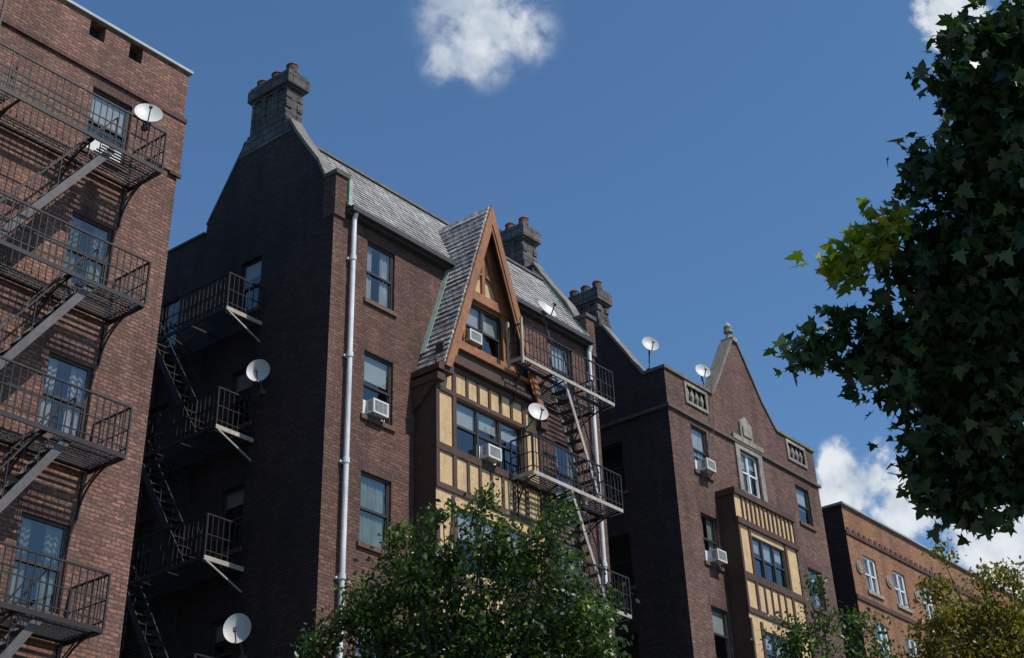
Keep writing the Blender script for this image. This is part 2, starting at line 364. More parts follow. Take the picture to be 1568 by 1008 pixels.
for i,z in enumerate(zs):
    platform(mb,FY,10.4,15.6,z,-.02,-1.1,gap=(12.0,14.2,-.98,-.45) if i<4 else None)
    mb.mat('iron')
    for u in (10.5,12.1,13.9,15.5): bracket(mb,FY,u,z,0,-1.1)
    if i<4: stair(mb,FY,14.45,z,12.2,zs[i+1]+.02,-.95,-.48)
    if i<4:
        for k in range(5): mb.bar(FY(12.0,z,-.45-.12*k),FY(12.0,z+.85,-.45-.12*k),.02)
        mb.bar(FY(12.0,z+.85,-.45),FY(14.2,z+.85,-.45),.03)
        for k in range(15): mb.bar(FY(12.0+k*.157,z,-.45),FY(12.0+k*.157,z+.85,-.45),.018)
for u in (11.3,11.75):
    mb.bar(FY(u,18.7,-.35),FY(u,22.9,-.35),.04); mb.bar(FY(u,22.9,-.35),FY(u,23.1,.3),.04); mb.bar(FY(u,23.1,.3),FY(u,22.5,.6),.04)
for k in range(14): mb.bar(FY(11.3,18.9+.3*k,-.35),FY(11.75,18.9+.3*k,-.35),.022)
mb.obj("fire_escape")
dish((15.0,21.3,19.68),(-.45,-.8,.35),.30,(15.05,21.42,19.45))
# ============================================================ building 2 (tudor)
B=Building("tudor_apartment_building")
x0,x1=21.66,32.45; SX=PX(x0)
atops=[20.59,17.56,14.56,11.56,8.56,5.56]
holes=[(22.86,23.87,z-1.66,z) for z in atops]+[(30.3,31.3,z-1.66,z) for z in atops]
w=B.part('walls','brick2'); w.wall(FY,x0,x1,0,21.05,holes,.25)
side=[(25.05,25.85,z-1.5,z) for z in (20.65,17.6,14.6,11.6,8.6)]+[(28.2,28.9,z-1.5,z) for z in (20.65,17.6,14.6,11.6,8.6)]
w.mat('brick2_shade'); w.wall(SX,D,36,0,21.98,side,.25)
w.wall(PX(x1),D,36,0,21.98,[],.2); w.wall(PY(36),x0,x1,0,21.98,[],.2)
gpts=[(22.86,21.98),(23.15,22.62),(23.62,23.3),(24.05,23.95),(24.36,24.5),(26.15,24.4),(26.65,23.6),(27.38,22.45),(27.42,21.98)]
w.prism(SX,gpts,0,.35); w.prism(PX(x1-.35),gpts,0,.35)
w.box(x0,x0+.35,27.43,36,21.98,22.2)
for xx in (x0,x1-.35):
    w.mat('brick2'); w.box(xx-.03,xx+.38,D-.05,D+.36,20.8,21.98)
    p=B.part('corner_pier_caps','darkstone'); p.box(xx-.06,xx+.44,D-.1,D+.4,21.98,22.1)
cp=B.part('gable_copings','coping')
for xx in (x0-.04,x1-.39):
    cp.mat('coping')
    for i in range(4):
        a=gpts[i];b=gpts[i+1]; cp.prism(PX(xx),[(a[0],a[1]+.005),(b[0],b[1]+.005),(b[0]-.04,b[1]+.09),(a[0]-.04,a[1]+.09)],0,.45)
    cp.mat('darkstone')
    for i in (5,6):
        a=gpts[i];b=gpts[i+1]; cp.prism(PX(xx+.02),[(a[0],a[1]+.005),(b[0],b[1]+.005),(b[0]+.04,b[1]+.05),(a[0]+.04,a[1]+.05)],0,.41)
    cp.box(xx,xx+.45,27.44,36,22.2,22.27)
chimney(B,x0+.08,x0+.62,24.6,25.98,24.4,26.36)
chimney(B,x1-.35,x1+.3,24.68,26.0,24.4,26.1)
B.part('chimney_skirt','chim').prism(PX(x0-.015),[(24.25,24.15),(26.3,24.1),(26.15,24.6),(24.4,24.6)],0,.4)
r=B.part('slate_roof','slate')
ex,ez=22.32,21.12; ry,rz=24.0,23.75
r.add([(x0+.35,ex,ez),(x1-.35,ex,ez),(x1-.35,ry,rz),(x0+.35,ry,rz),(x0+.35,26.5,21.6),(x1-.35,26.5,21.6)],[(0,1,2,3),(3,2,5,4)])
r.add([(x0+.35,ex,ez-.04),(x1-.35,ex,ez-.04),(x1-.35,D+.02,ez-.04),(x0+.35,D+.02,ez-.04)],[(0,1,2,3)])
L_=math.hypot(ry-ex,rz-ez); ny_=-(rz-ez)/L_; nz_=(ry-ex)/L_; nc=17
def onroof(s,o): return (ex+(ry-ex)*s+ny_*o, ez+(rz-ez)*s+nz_*o)
for k in range(nc):
    xx=x0+.36
    while xx<x1-.4:
        xe=min(xx+random.uniform(.22,.42),x1-.37); j=random.uniform(-.012,.012)
        s0=max(0,k/nc+j/L_); s1=(k+1)/nc
        a=onroof(s0,.004);b_=onroof(s0,.022+random.uniform(-.004,.006));c_=onroof(s1,.006)
        r.add([(xx,*a),(xx,*b_),(xx,*c_),(xe-.006,*a),(xe-.006,*b_),(xe-.006,*c_)],[(0,1,2),(3,5,4),(0,3,4,1),(1,4,5,2)])
        xx=xe
B.part('ridge_cap','coping').bar((x0+.36,ry,rz+.03),(x1-.36,ry,rz+.03),.16,.06)
B.part('flat_roof','tar').box(x0+.35,x1-.01,26.4,35.9,21.5,21.6)
g=B.part('gutters','gutter'); g.box(x0+.38,25.98,22.2,22.33,21.0,21.14); g.box(27.34,x1-.38,22.2,22.33,21.0,21.14)
g.box(x0+.36,25.95,22.33,D-.001,20.93,21.07); g.box(27.36,x1-.36,22.33,D-.001,20.93,21.07)
fl=B.part('copper_flashing','copper')
fl.prism(PX(x1-.40),[(22.4,21.35),(24.0,23.9),(24.35,24.35),(24.3,24.05),(24.0,23.7),(22.45,21.05)],0,.05)
fl.box(x0+.385,x0+.50,D-.12,D+.2,21.2,21.95)
fl.box(x1-.42,x1-.36,D-.06,D-.001,20.3,21.3)
for z in atops:
    k=atops.index(z)
    window(B,FY,22.86,23.87,z-1.66,z,.06,'frame',['curt','blind','greencurt','curt','blind','curt'][k],cov=[.75,.5,1,1,1,1][k]); sill(B,FY,22.86,23.87,z-1.66,z)
    window(B,FY,30.3,31.3,z-1.66,z,.06,'frame',['blind','curt','blind','curt','curt','blind'][k],cov=.7); sill(B,FY,30.3,31.3,z-1.66,z)
for h in side:
    window(B,SX,*h,.07,'frame','blind' if h[0]<26 else None,cov=.4); sill(B,SX,*h,lint=False)
bx0,bx1=24.63,28.69; BY=21.8; P=PY(BY)
bh=[(25.35,27.96,15.6,16.94),(25.35,27.96,12.75,14.2),(25.35,27.96,9.75,11.1)]
s=B.part('bay_stucco','stucco'); s.wall(P,bx0,bx1,6.5,17.62,bh,.15)
t=B.part('bay_timbers','timber')
t.wall(PX(bx0),BY,D,6.5,17.62,[],.1); t.wall(PX(bx1),BY,D,6.5,17.62,[],.1)
t.box(bx0,bx1,BY,D,6.3,6.5)
for h in bh: window(B,P,*h,.04,'frame','blind',n=3,cov=.5)
for zt in (16.94,13.94,10.94):
    z=zt; o=16.94-zt
    rows=[(z+.66,z+.8),(z,z+.11)] if zt>16 else []
    for a,b in rows: t.pbox(P,bx0-.02,bx1+.02,a,b,-.045,.0-.001)
    for a,b in ((15.42,15.6),(14.48,14.62)): t.pbox(P,bx0-.02,bx1+.02,a-o,b-o,-.045,-.001)
    n=6
    for k in range(1,n):
        u=25.35+(27.96-25.35)*k/n
        t.pbox(P,u-.045,u+.045,14.62-o,15.42-o,-.035,-.001)
        if zt>16: t.pbox(P,u-.045,u+.045,17.05,17.6,-.035,-.001)
    for a,b in ((bx0-.02,bx0+.1),(25.22,25.35),(27.96,28.09),(bx1-.1,bx1+.02)):
        for c0,c1 in ((14.62,15.42),(15.6,16.94)) : t.pbox(P,a,b,c0-o,c1-o,-.04,-.001)
        if zt>16: t.pbox(P,a,b,17.05,17.6,-.04,-.001)
for (ua,ub) in ((bx0+.1,25.22),(bx1-.1,28.09)):
    zb=12.7; prev=None
    for k in range(9):
        q=k/8; u=ua+(ub-ua)*math.sin(q*math.pi/2); z=zb+1.7*(1-math.cos(q*math.pi/2))
        if prev: t.bar((prev[0],BY-.02,prev[1]),(u,BY-.02,z),.1,.04,up=(0,1,0))
        prev=(u,z)
ax,az=26.66,22.9; sl=2.8; GY=21.6
def sx(z,side,off=0): return ax+side*((az-z)/sl-off)
zf=17.6
r=B.part('gable_roof','slate')
for sd in (-1,1):
    P0=lambda y,z,o: (sx(z,sd)+sd*o*.94, y, z+o*.34)
    pts=[(GY-.02,zf),(D,zf),(D,21.2),(23.52,az),(GY-.02,az)]
    a=[P0(y,z,0.0) for y,z in pts]; b=[P0(y,z,.07) for y,z in pts]; n=5
    r.add(a+b,[tuple(range(n)),tuple(range(n,2*n))]+[(i,(i+1)%n,(i+1)%n+n,i+n) for i in range(n)])
    z=zf+.02
    while z<az-.2:
        z2=z+.17; yb=D-.002 if z<21.1 else D+(z-21.2)/1.70+.0
        yy=GY-.03
        while yy<yb-.02:
            ye=min(yy+random.uniform(.2,.38),yb); jz=z+random.uniform(-.012,.012)
            q0=P0(0,jz,.072);q1=P0(0,jz,.098+random.uniform(-.005,.01));q2=P0(0,z2,.076)
            r.add([(q0[0],yy,q0[2]),(q1[0],yy,q1[2]),(q2[0],yy,q2[2]),(q0[0],ye-.006,q0[2]),(q1[0],ye-.006,q1[2]),(q2[0],ye-.006,q2[2])],[(0,1,2),(3,5,4),(0,3,4,1),(1,4,5,2)])
            yy=ye
        z=z2+.002
    fx=sx(zf,sd)
    B.part('gable_foot','timber').prism(PY(GY-.02),[(fx,zf),(fx+sd*.07,zf+.02),(fx+sd*.26,zf-.07),(fx+sd*.26,zf-.22),(fx-sd*.3,zf-.22),(fx-sd*.3,zf)],0,D-GY+.02)
    f=B.part('copper_flashing','copper')
    q=[(D-.17,zf+.5),(D-.001,zf+.5),(D-.001,20.95),(D-.17,20.95)]
    a=[P0(y,z,.115) for y,z in q]; b=[P0(y,z,.13) for y,z in q]
    f.add(a+b,[(0,1,2,3),(7,6,5,4),(0,1,5,4),(1,2,6,5),(2,3,7,6),(3,0,4,7)])
    bg=B.part('barge_boards','barge')
    def band(o0,o1,y0,y1,zb,zt):
        pts=[(sx(zb,sd,o0),zb),(sx(zt,sd,o0),zt),(sx(zt,sd,o1) if (sx(zt,sd,o1)-ax)*sd>0 else ax, zt if (sx(zt,sd,o1)-ax)*sd>0 else az-o1*sl),(sx(zb,sd,o1),zb)]
        bg.prism(PY(0),pts,y0,y1)
    band(-.03,.19,GY-.09,GY-.03,zf-.1,az+.06)
    band(.19,.26,GY-.06,GY-.03,zf+.3,az-.56)
    band(.02,.36,21.86,21.945,18.15,az-.1)
    sf=B.part('soffit','timber')
    q=[(GY-.03,zf+.05),(21.95,zf+.05),(21.95,az-.15),(GY-.03,az-.15)]
    sf.add([(sx(z,sd,.02),y,z) for y,z in q],[(0,1,2,3)])
fa=B.part('gable_face','barge'); GF=21.95
def tri(za,zb,u0=None,u1=None,m=None):
    if m: fa.mat(m)
    L0=sx(za,-1,.03) if u0 is None else u0; R0=sx(za,1,.03) if u1 is None else u1
    L1=sx(zb,-1,.03) if u0 is None else u0; R1=sx(zb,1,.03) if u1 is None else u1
    fa.poly([(L0,GF,za),(R0,GF,za),(R1,GF,zb),(L1,GF,zb)])
wa,wb,wz0,wz1=25.88,27.44,18.62,19.92
tri(17.62,wz0,m='timber'); tri(wz0,wz1,None,wa,'barge'); tri(wz0,wz1,wb,None,'barge'); tri(wz1,20.3,m='barge'); tri(20.3,21.85,m='stucco'); tri(21.85,22.78,m='barge')
window(B,PY(GF),wa,wb,wz0,wz1,.03,'frame','blind',n=2,cov=.5)
bt=B.part('gable_timbers','barge')
bt.pbox(PY(GF),25.6,27.72,20.0,20.26,-.12,-.001)
bt.pbox(PY(GF),ax-.06,ax+.06,20.26,22.0,-.07,-.001)
bt.pbox(PY(GF),25.82,25.9,18.6,20.0,-.06,-.001); bt.pbox(PY(GF),27.42,27.5,18.6,20.0,-.06,-.001)
bt.pbox(PY(GF),25.4,27.92,18.4,18.6,-.14,-.001)
for sd in (-1,1):
    prev=None
    for k in range(9):
        q=k/8; u=ax+sd*(.08+.5*math.sin(q*math.pi/2)); z=20.9-.62*(1-math.cos(q*math.pi/2))
        if prev: bt.bar((prev[0],GF-.035,prev[1]),(u,GF-.035,z),.06,.1,up=(0,1,0))
        prev=(u,z)
lg=B.part('bay_cornice','timber'); lg.box(24.95,28.37,21.68,21.949,18.2,18.32); lg.box(24.85,28.47,21.62,D-.002,17.76,17.9); lg.box(24.8,28.5,21.7,21.949,17.9,18.2)
B.part('bay_cornice_edge','barge').box(24.95,28.37,21.6,21.679,18.2,18.3)
for u in (24.5,28.55):
    lg.box(u,u+.28,21.62,D-.002,17.12,17.3); lg.prism(PX(u+.05),[(D-.003,17.12),(D-.003,16.5),(22.2,16.7),(21.75,17.12)],0,.18)
for (u,zt) in ((22.25,21.0),(32.0,20.9)):
    d=B.part('downpipes','pipe'); d.cyl((u,D-.13,0),(u,D-.13,zt-.12),.062,n=12,cap=False); d.cyl((u,D-.13,zt-.14),(u,D-.2,zt+.05),.062,n=12)
    for z in np.arange(1.5,20.5,2.6): d.cyl((u,D-.13,z),(u,D-.13,z+.12),.08,n=12); d.box(u-.12,u+.12,D-.06,D-.001,z+.02,z+.07)
B.done()
mb=MB()
zs=[18.5,15.52,12.8,9.9,6.9]
for i,z in enumerate(zs):
    ul=27.2 if i==0 else 27.45
    platform(mb,FY,ul,31.2,z,-.98 if i==0 else -.72,-1.4,edge='paleiron',gap=(29.0,30.2,-1.3,-.9))
    platform(mb,FY,28.8,31.2,z,-.02,-.71,edge='iron',rails=('r',))
    mb.mat('iron')
    for u in (29.0,31.1): bracket(mb,FY,u,z,0,-1.4)
    for u in (27.6,28.5): bracket(mb,FY,u,z,-.74,-1.4)
    if i<4: stair(mb,FY,29.1,z,30.35,zs[i+1]+.03,-1.3,-.85,m='paleiron',rw=.1)
mb.mat('paleiron')
mb.bar(FY(27.2,18.3,-1.4),FY(27.2,19.6,-1.4),.06); mb.bar(FY(27.2,18.3,-.95),FY(27.2,19.6,-.95),.06)
mb.obj("fire_escape")
mb=MB()
zs=[18.66,15.62,12.6,9.6,6.6]
for i,z in enumerate(zs):
    platform(mb,SX,24.87,28.9,z,-.02,-1.15,gap=(25.9,27.8,-1.08,-.6))
    mb.mat('paleiron'); mb.pbox(SX,24.84,24.88,z-.1,z+.0,-1.17,-.02); mb.bar(SX(24.86,z-.1,-1.1),SX(24.86,z-.55,-.03),.035); mb.mat('iron')
    for u in (25.0,27.0,28.8): bracket(mb,SX,u,z,0,-1.15)
    if i<4: stair(mb,SX,27.7,z,25.7,zs[i+1]+.02,-1.08,-.62,m='iron')
mb.obj("fire_escape")
dish((21.35,24.5,17.1),(-.75,-.6,.1),.28,(21.6,24.6,16.7))
dish((21.3,24.5,11.1),(-.75,-.6,.1),.30,(21.6,24.6,10.6))
dish((28.35,21.15,20.25),(-.1,-.85,.5),.30,(28.55,21.2,19.45))
dish((27.85,21.2,17.15),(-.45,-.8,.35),.27,(27.95,21.7,16.9))
aircon(FY,23.25,15.96,.5,.34,.22); aircon(PY(GF),26.12,18.7,.46,.3,.22,.0); aircon(PY(BY),26.55,15.66,.48,.32,.24,.0)
# ============================================================ building 3
B=Building("gabled_apartment_building")
x0,x1=36.2,45.45; SX=PX(x0)
ct=[20.32,17.5,14.72,11.9,9.1,6.3]
holes=[(37.4,38.3,z-1.5,z) for z in ct]+[(43.75,44.65,z-1.45,z-.15) for z in ct]
tw=(40.2,41.35,18.95,20.35); holes.append(tw)
pan=[(37.35,38.45,21.08,21.62),(43.6,44.7,21.08,21.62)]
w=B.part('walls','brick3'); w.wall(FY,x0,x1,0,21.8,holes+pan,.22)
side=[(24.3,25.3,z-1.6,z) for z in (19.9,17.0,14.1,11.2)]
w.mat('brick2_shade'); w.wall(SX,D,36,0,21.8,side,.22); w.wall(PX(x1),D,36,0,21.8,[],.2); w.wall(PY(36),x0,x1,0,21.8,[],.2)
gp=[(23.3,21.8),(24.06,23.0),(24.76,24.05),(26.15,23.95),(27.4,22.3),(27.45,21.8)]
w.prism(SX,gp,0,.35)
gg=[(38.95,21.8),(39.5,22.55),(40.72,24.4),(40.98,24.4),(42.2,22.6),(42.95,21.8)]
w.mat('brick3'); w.prism(FY,gg,0,.35)
cp=B.part('copings','coping')
cp.box(x0-.06,38.93,D-.06,D+.36,21.8,21.9); cp.box(42.97,x1+.06,D-.06,D+.36,21.8,21.9); cp.box(x0-.06,x0+.4,D+.36,23.28,21.8,21.9)
cp.box(x1-.3,x1+.06,D+.36,36,21.8,21.9)
for i in (0,1,3,4):
    a=gg[i];b=gg[i+1]; o=-.09 if i<2 else .06
    cp.prism(PY(D-.05),[(a[0],a[1]+.004),(b[0],b[1]+.004),(b[0]+o,b[1]+.04),(a[0]+o,a[1]+.04)],0,.48)
for i in (0,1,3):
    a=gp[i];b=gp[i+1]; o=-.05 if i<2 else .05
    cp.prism(PX(x0-.05),[(a[0],a[1]+.004),(b[0],b[1]+.004),(b[0]+o,b[1]+.07),(a[0]+o,a[1]+.07)],0,.45)
fn=B.part('finial','stone'); fn.box(40.7,41.0,D-.08,D+.4,24.4,24.55); fn.cyl((40.85,D+.15,24.55),(40.85,D+.15,24.8),.13,.07,n=10); fn.cyl((40.85,D+.15,24.8),(40.85,D+.15,24.9),.16,.16,n=10); fn.cyl((40.85,D+.15,24.9),(40.85,D+.15,25.02),.12,.15,n=10);fn.cyl((40.85,D+.15,25.02),(40.85,D+.15,25.2),.15,.03,n=10)
bl=B.part('stone_belts','belt'); bl.box(x0-.08,x1+.08,D-.08,D-.001,20.5,20.6); bl.box(x0-.08,x0-.001,D-.001,30,20.5,20.6)
for p in pan:
    a,b,c,d=p; s=B.part('balustrade_panels','stone')
    s.pbox(FY,a-.1,b+.1,d,d+.1,-.05,.12); s.pbox(FY,a-.1,b+.1,c-.1,c,-.05,.12); s.pbox(FY,a-.1,a,c,d,-.05,.12); s.pbox(FY,b,b+.1,c,d,-.05,.12)
    for k in range(4):
        u=a+(b-a)*(k+.5)/4; zm=(c+d)/2
        s.cyl(FY(u,c,.06),FY(u,zm,.06),.035,.085,n=10); s.cyl(FY(u,zm,.06),FY(u,d,.06),.085,.035,n=10)
    B.part('dark_rooms','dark').pbox(FY,a-.02,b+.02,c-.02,d+.02,.221,.23)
for k,h in enumerate(holes):
    if h is tw: window(B,FY,*h,.06,'wframe','blind',n=2,cov=.4)
    else: window(B,FY,*h,.06,'frame',['blind','curt','blind'][k%3],cov=.7); sill(B,FY,*h)
for h in side: window(B,SX,*h,.07,'frame',None); sill(B,SX,*h,lint=False)
s=B.part('window_surround','stone')
s.pbox(FY,39.95,40.2,18.9,20.6,-.06,-.001); s.pbox(FY,41.35,41.6,18.9,20.6,-.06,-.001); s.pbox(FY,39.85,41.7,20.6,20.78,-.1,-.001); s.pbox(FY,40.2,41.35,20.35,20.6,-.06,-.001)
s.prism(FY,[(40.4,20.78),(41.15,20.78),(41.15,21.35),(40.95,21.5),(40.78,21.6),(40.6,21.5),(40.4,21.35)],-.07,-.001)
s.prism(FY,[(40.52,20.88),(41.03,20.88),(41.03,21.2),(40.78,21.4),(40.52,21.2)],-.11,-.07)
ox0,ox1=38.45,41.98; OY=21.88; P=PY(OY)
oh=[(39.15,41.15,15.85,17.08),(39.15,41.15,13.0,14.25),(39.15,41.15,10.2,11.45)]
st=B.part('oriel_stucco','stucco'); st.wall(P,ox0,ox1,8,18.2,oh,.12)
t=B.part('oriel_timbers','timber'); t.wall(PX(ox0),OY,D,8,18.2,[],.1); t.wall(PX(ox1),OY,D,8,18.2,[],.1); t.box(ox0,ox1,OY,D,7.8,8)
t.box(ox0-.06,ox1+.06,OY-.08,D-.002,18.2,18.38); t.box(ox0-.06,ox1+.06,OY-.08,OY-.001,17.28,17.46)
B.part('oriel_roof','tar').box(ox0-.02,ox1+.02,OY-.04,D-.002,18.38,18.41)
for k in range(13):
    u=ox0+.35+(ox1-ox0-.42)*k/12; t.pbox(P,u,u+.07,17.46,18.2,-.04,-.001)
for h in oh: window(B,P,*h,.04,'frame','blind',n=3,cov=.5)
for o in (0,2.83,5.66):
    t.pbox(P,ox0-.02,ox1+.02,15.62-o,15.83-o,-.045,-.001); t.pbox(P,ox0-.02,ox1+.02,14.62-o,14.78-o,-.045,-.001)
    for a,b in ((ox0-.02,ox0+.08),(39.02,39.15),(41.15,41.28),(ox1-.08,ox1+.02)):
        t.pbox(P,a,b,14.78-o,15.62-o,-.04,-.001); t.pbox(P,a,b,15.83-o,17.28-o,-.04,-.001)
    for k in range(1,5):
        u=39.15+2.0*k/5; t.pbox(P,u-.04,u+.04,14.78-o,15.62-o,-.035,-.001)
chimney(B,x0+.08,x0+.65,24.88,26.05,24.0,25.55)
B.part('roof','tar').box(x0+.01,x1-.01,D+.36,35.9,20.9,21.0)
B.done()
aircon(FY,37.85,18.84,.48,.34,.32); aircon(FY,37.85,16.02,.48,.34,.32)
dish((36.3,23.0,22.78),(-.55,-.75,.3),.28,(36.3,23.1,21.95))
dish((38.95,22.75,22.7),(-.55,-.75,.3),.26,(38.9,22.7,21.95))
mb=MB(); mb.mat('greyiron')
pr=None
for k in range(13):
    q=k/12; p=(38.9-.9*q,D-.05-.15*math.sin(q*3.1),22.3-3.2*q-.3*math.sin(q*3.1))
    if pr: mb.bar(pr,p,.02)
    pr=p
mb.obj("antenna_cable")
# ============================================================ building 4
B=Building("orange_brick_building")
x0,x1=47.0,72
holes=[]
for k in range(11):
    u=48.0+2.2*k
    for z in (18.8,16.5,13.6,10.7): holes.append((u,u+.95,z-1.25,z))
w=B.part('walls','brick4'); w.wall(FY,x0,x1,0,20.35,holes,.2); w.mat('brick2_shade'); w.wall(PX(x0),D,36,0,20.35,[],.2); w.wall(PX(x1),D,36,0,20.35,[],.2)
cp=B.part('coping','metalcap'); cp.box(x0-.08,x1+.08,D-.1,D+.35,20.35,20.42); cp.box(x0-.08,x0+.3,D+.35,36,20.35,20.42)
b=B.part('brick_belts','brickdk'); b.box(x0-.03,x1,D-.05,D-.001,17.05,17.2); b.box(x0-.03,x1,D-.05,D-.001,19.3,19.42)
for k in range(60): b.box(x0+.1+k*.4,x0+.3+k*.4,D-.04,D-.001,19.42,19.55)
for h in holes:
    window(B,FY,*h,.05,'wframe','curt',n=2,sash=True,cov=.8,fw=.08); B.part('sills','stone').pbox(FY,h[0]-.1,h[1]+.1,h[2]-.12,h[2]-.002,-.06,.05)
m=B.part('stone_medallions','stone')
for k in range(11):
    u=47.55+2.2*k; m.cyl((u,D-.05,18.25),(u,D-.001,18.25),.22,n=20); m.cyl((u,D-.07,18.25),(u,D-.051,18.25),.13,n=16)
B.part('roof','tar').box(x0+.3,x1-.1,D+.35,36,19.8,19.9)
B.done()
# ============================================================ trees
MAPLE=[(0,0),(.18,.10),(.48,.02),(.34,.22),(.55,.46),(.24,.44),(.20,.66),(0,1.0),(-.20,.66),(-.24,.44),(-.55,.46),(-.34,.22),(-.48,.02),(-.18,.10)]
OVAL=[(0,0),(.22,.25),(.26,.55),(0,1.0),(-.26,.55),(-.22,.25)]
def leaves(pos,size,shape,matkey,name,parent,rng,upb=.55):
    n=len(pos); K=len(shape); sh=np.array(shape)
    nn=rng.normal(size=(n,3)); nn/=np.linalg.norm(nn,axis=1)[:,None]; nn[:,2]+=upb; nn/=np.linalg.norm(nn,axis=1)[:,None]
    a=rng.normal(size=(n,3)); a[:,2]-=.6; a-=nn*(a*nn).sum(1)[:,None]; a/=np.linalg.norm(a,axis=1)[:,None]
    b=np.cross(nn,a); sz=size*rng.uniform(.55,1.25,size=n)
    fold=-.35*np.abs(sh[:,0])-.12*sh[:,1]**2
    V=pos[:,None,:]+sz[:,None,None]*(sh[None,:,0,None]*b[:,None,:]+sh[None,:,1,None]*a[:,None,:]+fold[None,:,None]*nn[:,None,:])
    V=V.reshape(-1,3)
    me=bpy.data.meshes.new(name); me.vertices.add(n*K); me.vertices.foreach_set("co",V.ravel().astype(np.float32))
    me.loops.add(n*K); me.loops.foreach_set("vertex_index",np.arange(n*K,dtype=np.int32))
    me.polygons.add(n); me.polygons.foreach_set("loop_start",np.arange(0,n*K,K,dtype=np.int32))
    me.update(calc_edges=True); me.materials.append(M[matkey])
    o=bpy.data.objects.new(name,me); SC.collection.objects.link(o); o.parent=parent
def tree(name,base,fork,blobs,leafsize,shape,key,seed,dens,per,spread,trunk=.22,yel=None,spray=0.0,limb=.36):
    rng=np.random.default_rng(seed)
    e=bpy.data.objects.new(name,None); SC.collection.objects.link(e)
    mb=MB(); mb.mat('bark'); base=Vector(base);fork=Vector(fork)
    pr=base;rp=trunk*1.25
    for k in range(1,7):
        q=k/6; p=base.lerp(fork,q)+Vector((math.sin(q*5)*.08,math.cos(q*4)*.06-.06,0)) ; rr=trunk*(1.1-.45*q); mb.cyl(pr,p,rp,rr,n=12,cap=False); pr=p;rp=rr
    fork=pr
    P=[];PYl=[]
    for bi,bb in enumerate(blobs):
        c=Vector(bb[:3]); r=bb[3]; ky=len(bb)>4
        if ky:
            # small sprig: a twig growing out of the neighbouring clump
            src=Vector(blobs[3][:3]); prev=src
            for k in range(1,6):
                q=k/5; p=src.lerp(c,q)+Vector((0,0,.08*math.sin(q*3.1))); mb.cyl(prev,p,.012,.008,n=5,cap=False); prev=p
        else:
            mid=fork.lerp(c,.55)+Vector((rng.normal()*.12,rng.normal()*.12,.12*(c-fork).length*(.5 if c.z>fork.z else -.2)))
            prev=fork;rr=trunk*limb
            for k in range(1,11):
                q=k/10; p=fork*(1-q)**2+mid*2*q*(1-q)+c*q*q
                if k<10: p=p+Vector(rng.normal(size=3)*.035)
                r2=trunk*limb*(1-q)**1.2+.008; mb.cyl(prev,p,rr,r2,n=7,cap=False); prev=p;rr=r2
        nt=max(5,int(dens*r*r))
        for k in range(nt):
            d=rng.normal(size=3); d/=np.linalg.norm(d); rad=r*(.3+.8*rng.random()**.6)
            if rng.random()<spray: rad=r*rng.uniform(1.0,1.4)
            tc=np.array(c)+d*rad*np.array((1,1,.85))
            if k%2==0: mb.cyl(c,Vector(tc),.009,.004,n=3,cap=False)
            m=int(per*rng.uniform(.4,1.6))
            q=rng.uniform(.5,1.08,size=(m,1)); pp=np.array(c)+(tc-np.array(c))*q+rng.normal(size=(m,3))*spread*np.array((1,1,.7))
            (PYl if ky else P).append(pp)
    mb.obj("trunk_and_limbs",e)
    leaves(np.concatenate(P),leafsize,shape,key,"crown_leaves",e,rng)
    if PYl: leaves(np.concatenate(PYl),leafsize,shape,yel,"yellow_leaves",e,rng)
maple=[(9.91,3.01,8.63,.40),(10.1,3.47,8.04,.38),(9.97,2.64,8.9,.4),(10.36,3.85,7.5,.42),(10.3,4.45,6.98,.35),(10.12,4.84,6.90,.22),(10.64,4.3,6.75,.44),
(11.15,4.12,6.37,.5),(11.25,4.45,6.02,.34),(11.53,4.11,5.98,.38),(10.85,3.5,7.22,.6),(10.45,3.0,8.07,.55),(10.6,2.8,8.7,.5),(11.0,3.8,6.9,.5),(10.4,3.35,7.35,.42),(10.35,3.1,7.7,.4),(10.6,3.7,6.95,.4),(10.9,3.6,6.5,.4),(10.15,2.6,8.3,.4),(11.5,2.7,7.5,1.0),(11.2,2.2,9.0,1.0),(12,3,6.4,.8),(11.3,3.6,7.8,.5),(11.2,3.2,8.8,.6),(11.6,4.1,6.9,.45),
(13,1.8,8.2,1.0),(13.4,2.6,7,.9),(12.6,1.0,7.6,1.0),(14,1.4,8.4,.9),(12.4,2.2,10,.9),(9.68,4.27,7.30,.09,1),(9.77,4.12,7.44,.10,1),(9.86,3.96,7.58,.10,1)]
tree("maple_tree",(12.7,2.2,0),(12.5,2.4,5.2),maple,.135,MAPLE,'leaf_maple',3,165,18,.085,.16,yel='leaf_yel',spray=.12,limb=.22)
ct=[(19.3,16.0,10.3,.8),(20.0,15.3,10.15,.7),(18.8,17.0,9.95,.75),(18.5,17.9,9.5,.65),(18.2,18.8,9.05,.42),(20.8,15.1,9.4,.75),(21.3,15.1,8.85,.5),(19.6,16.9,9.2,1.25),(20.5,15.9,8.95,1.1),(19.1,18,8.8,1.05),
(18.95,15.75,10.95,.26),(19.95,14.8,10.8,.28),(18.35,17.0,10.55,.26),(18.65,16.35,10.8,.26),(19.8,17,7.5,1.6),(21,16,7.5,1.4),(18.6,18,7.5,1.3)]
tree("street_tree",(19.8,16.8,0),(19.8,16.8,5.6),ct,.11,OVAL,'leaf_street',7,78,40,.12,.17,spray=.16,limb=.28)
ct=[(33.1,17,12.0,.8),(32.5,17.6,11.6,.6),(33.8,16.3,12.0,.6),(32.75,16.7,12.85,.28),(33.3,17,10.3,1.6),(33,17,8.8,1.5),(34.2,16.2,10.8,1.1)]
tree("street_tree",(33.2,17,0),(33.2,17,7),ct,.125,OVAL,'leaf_street',9,40,28,.15,.16,spray=.15)
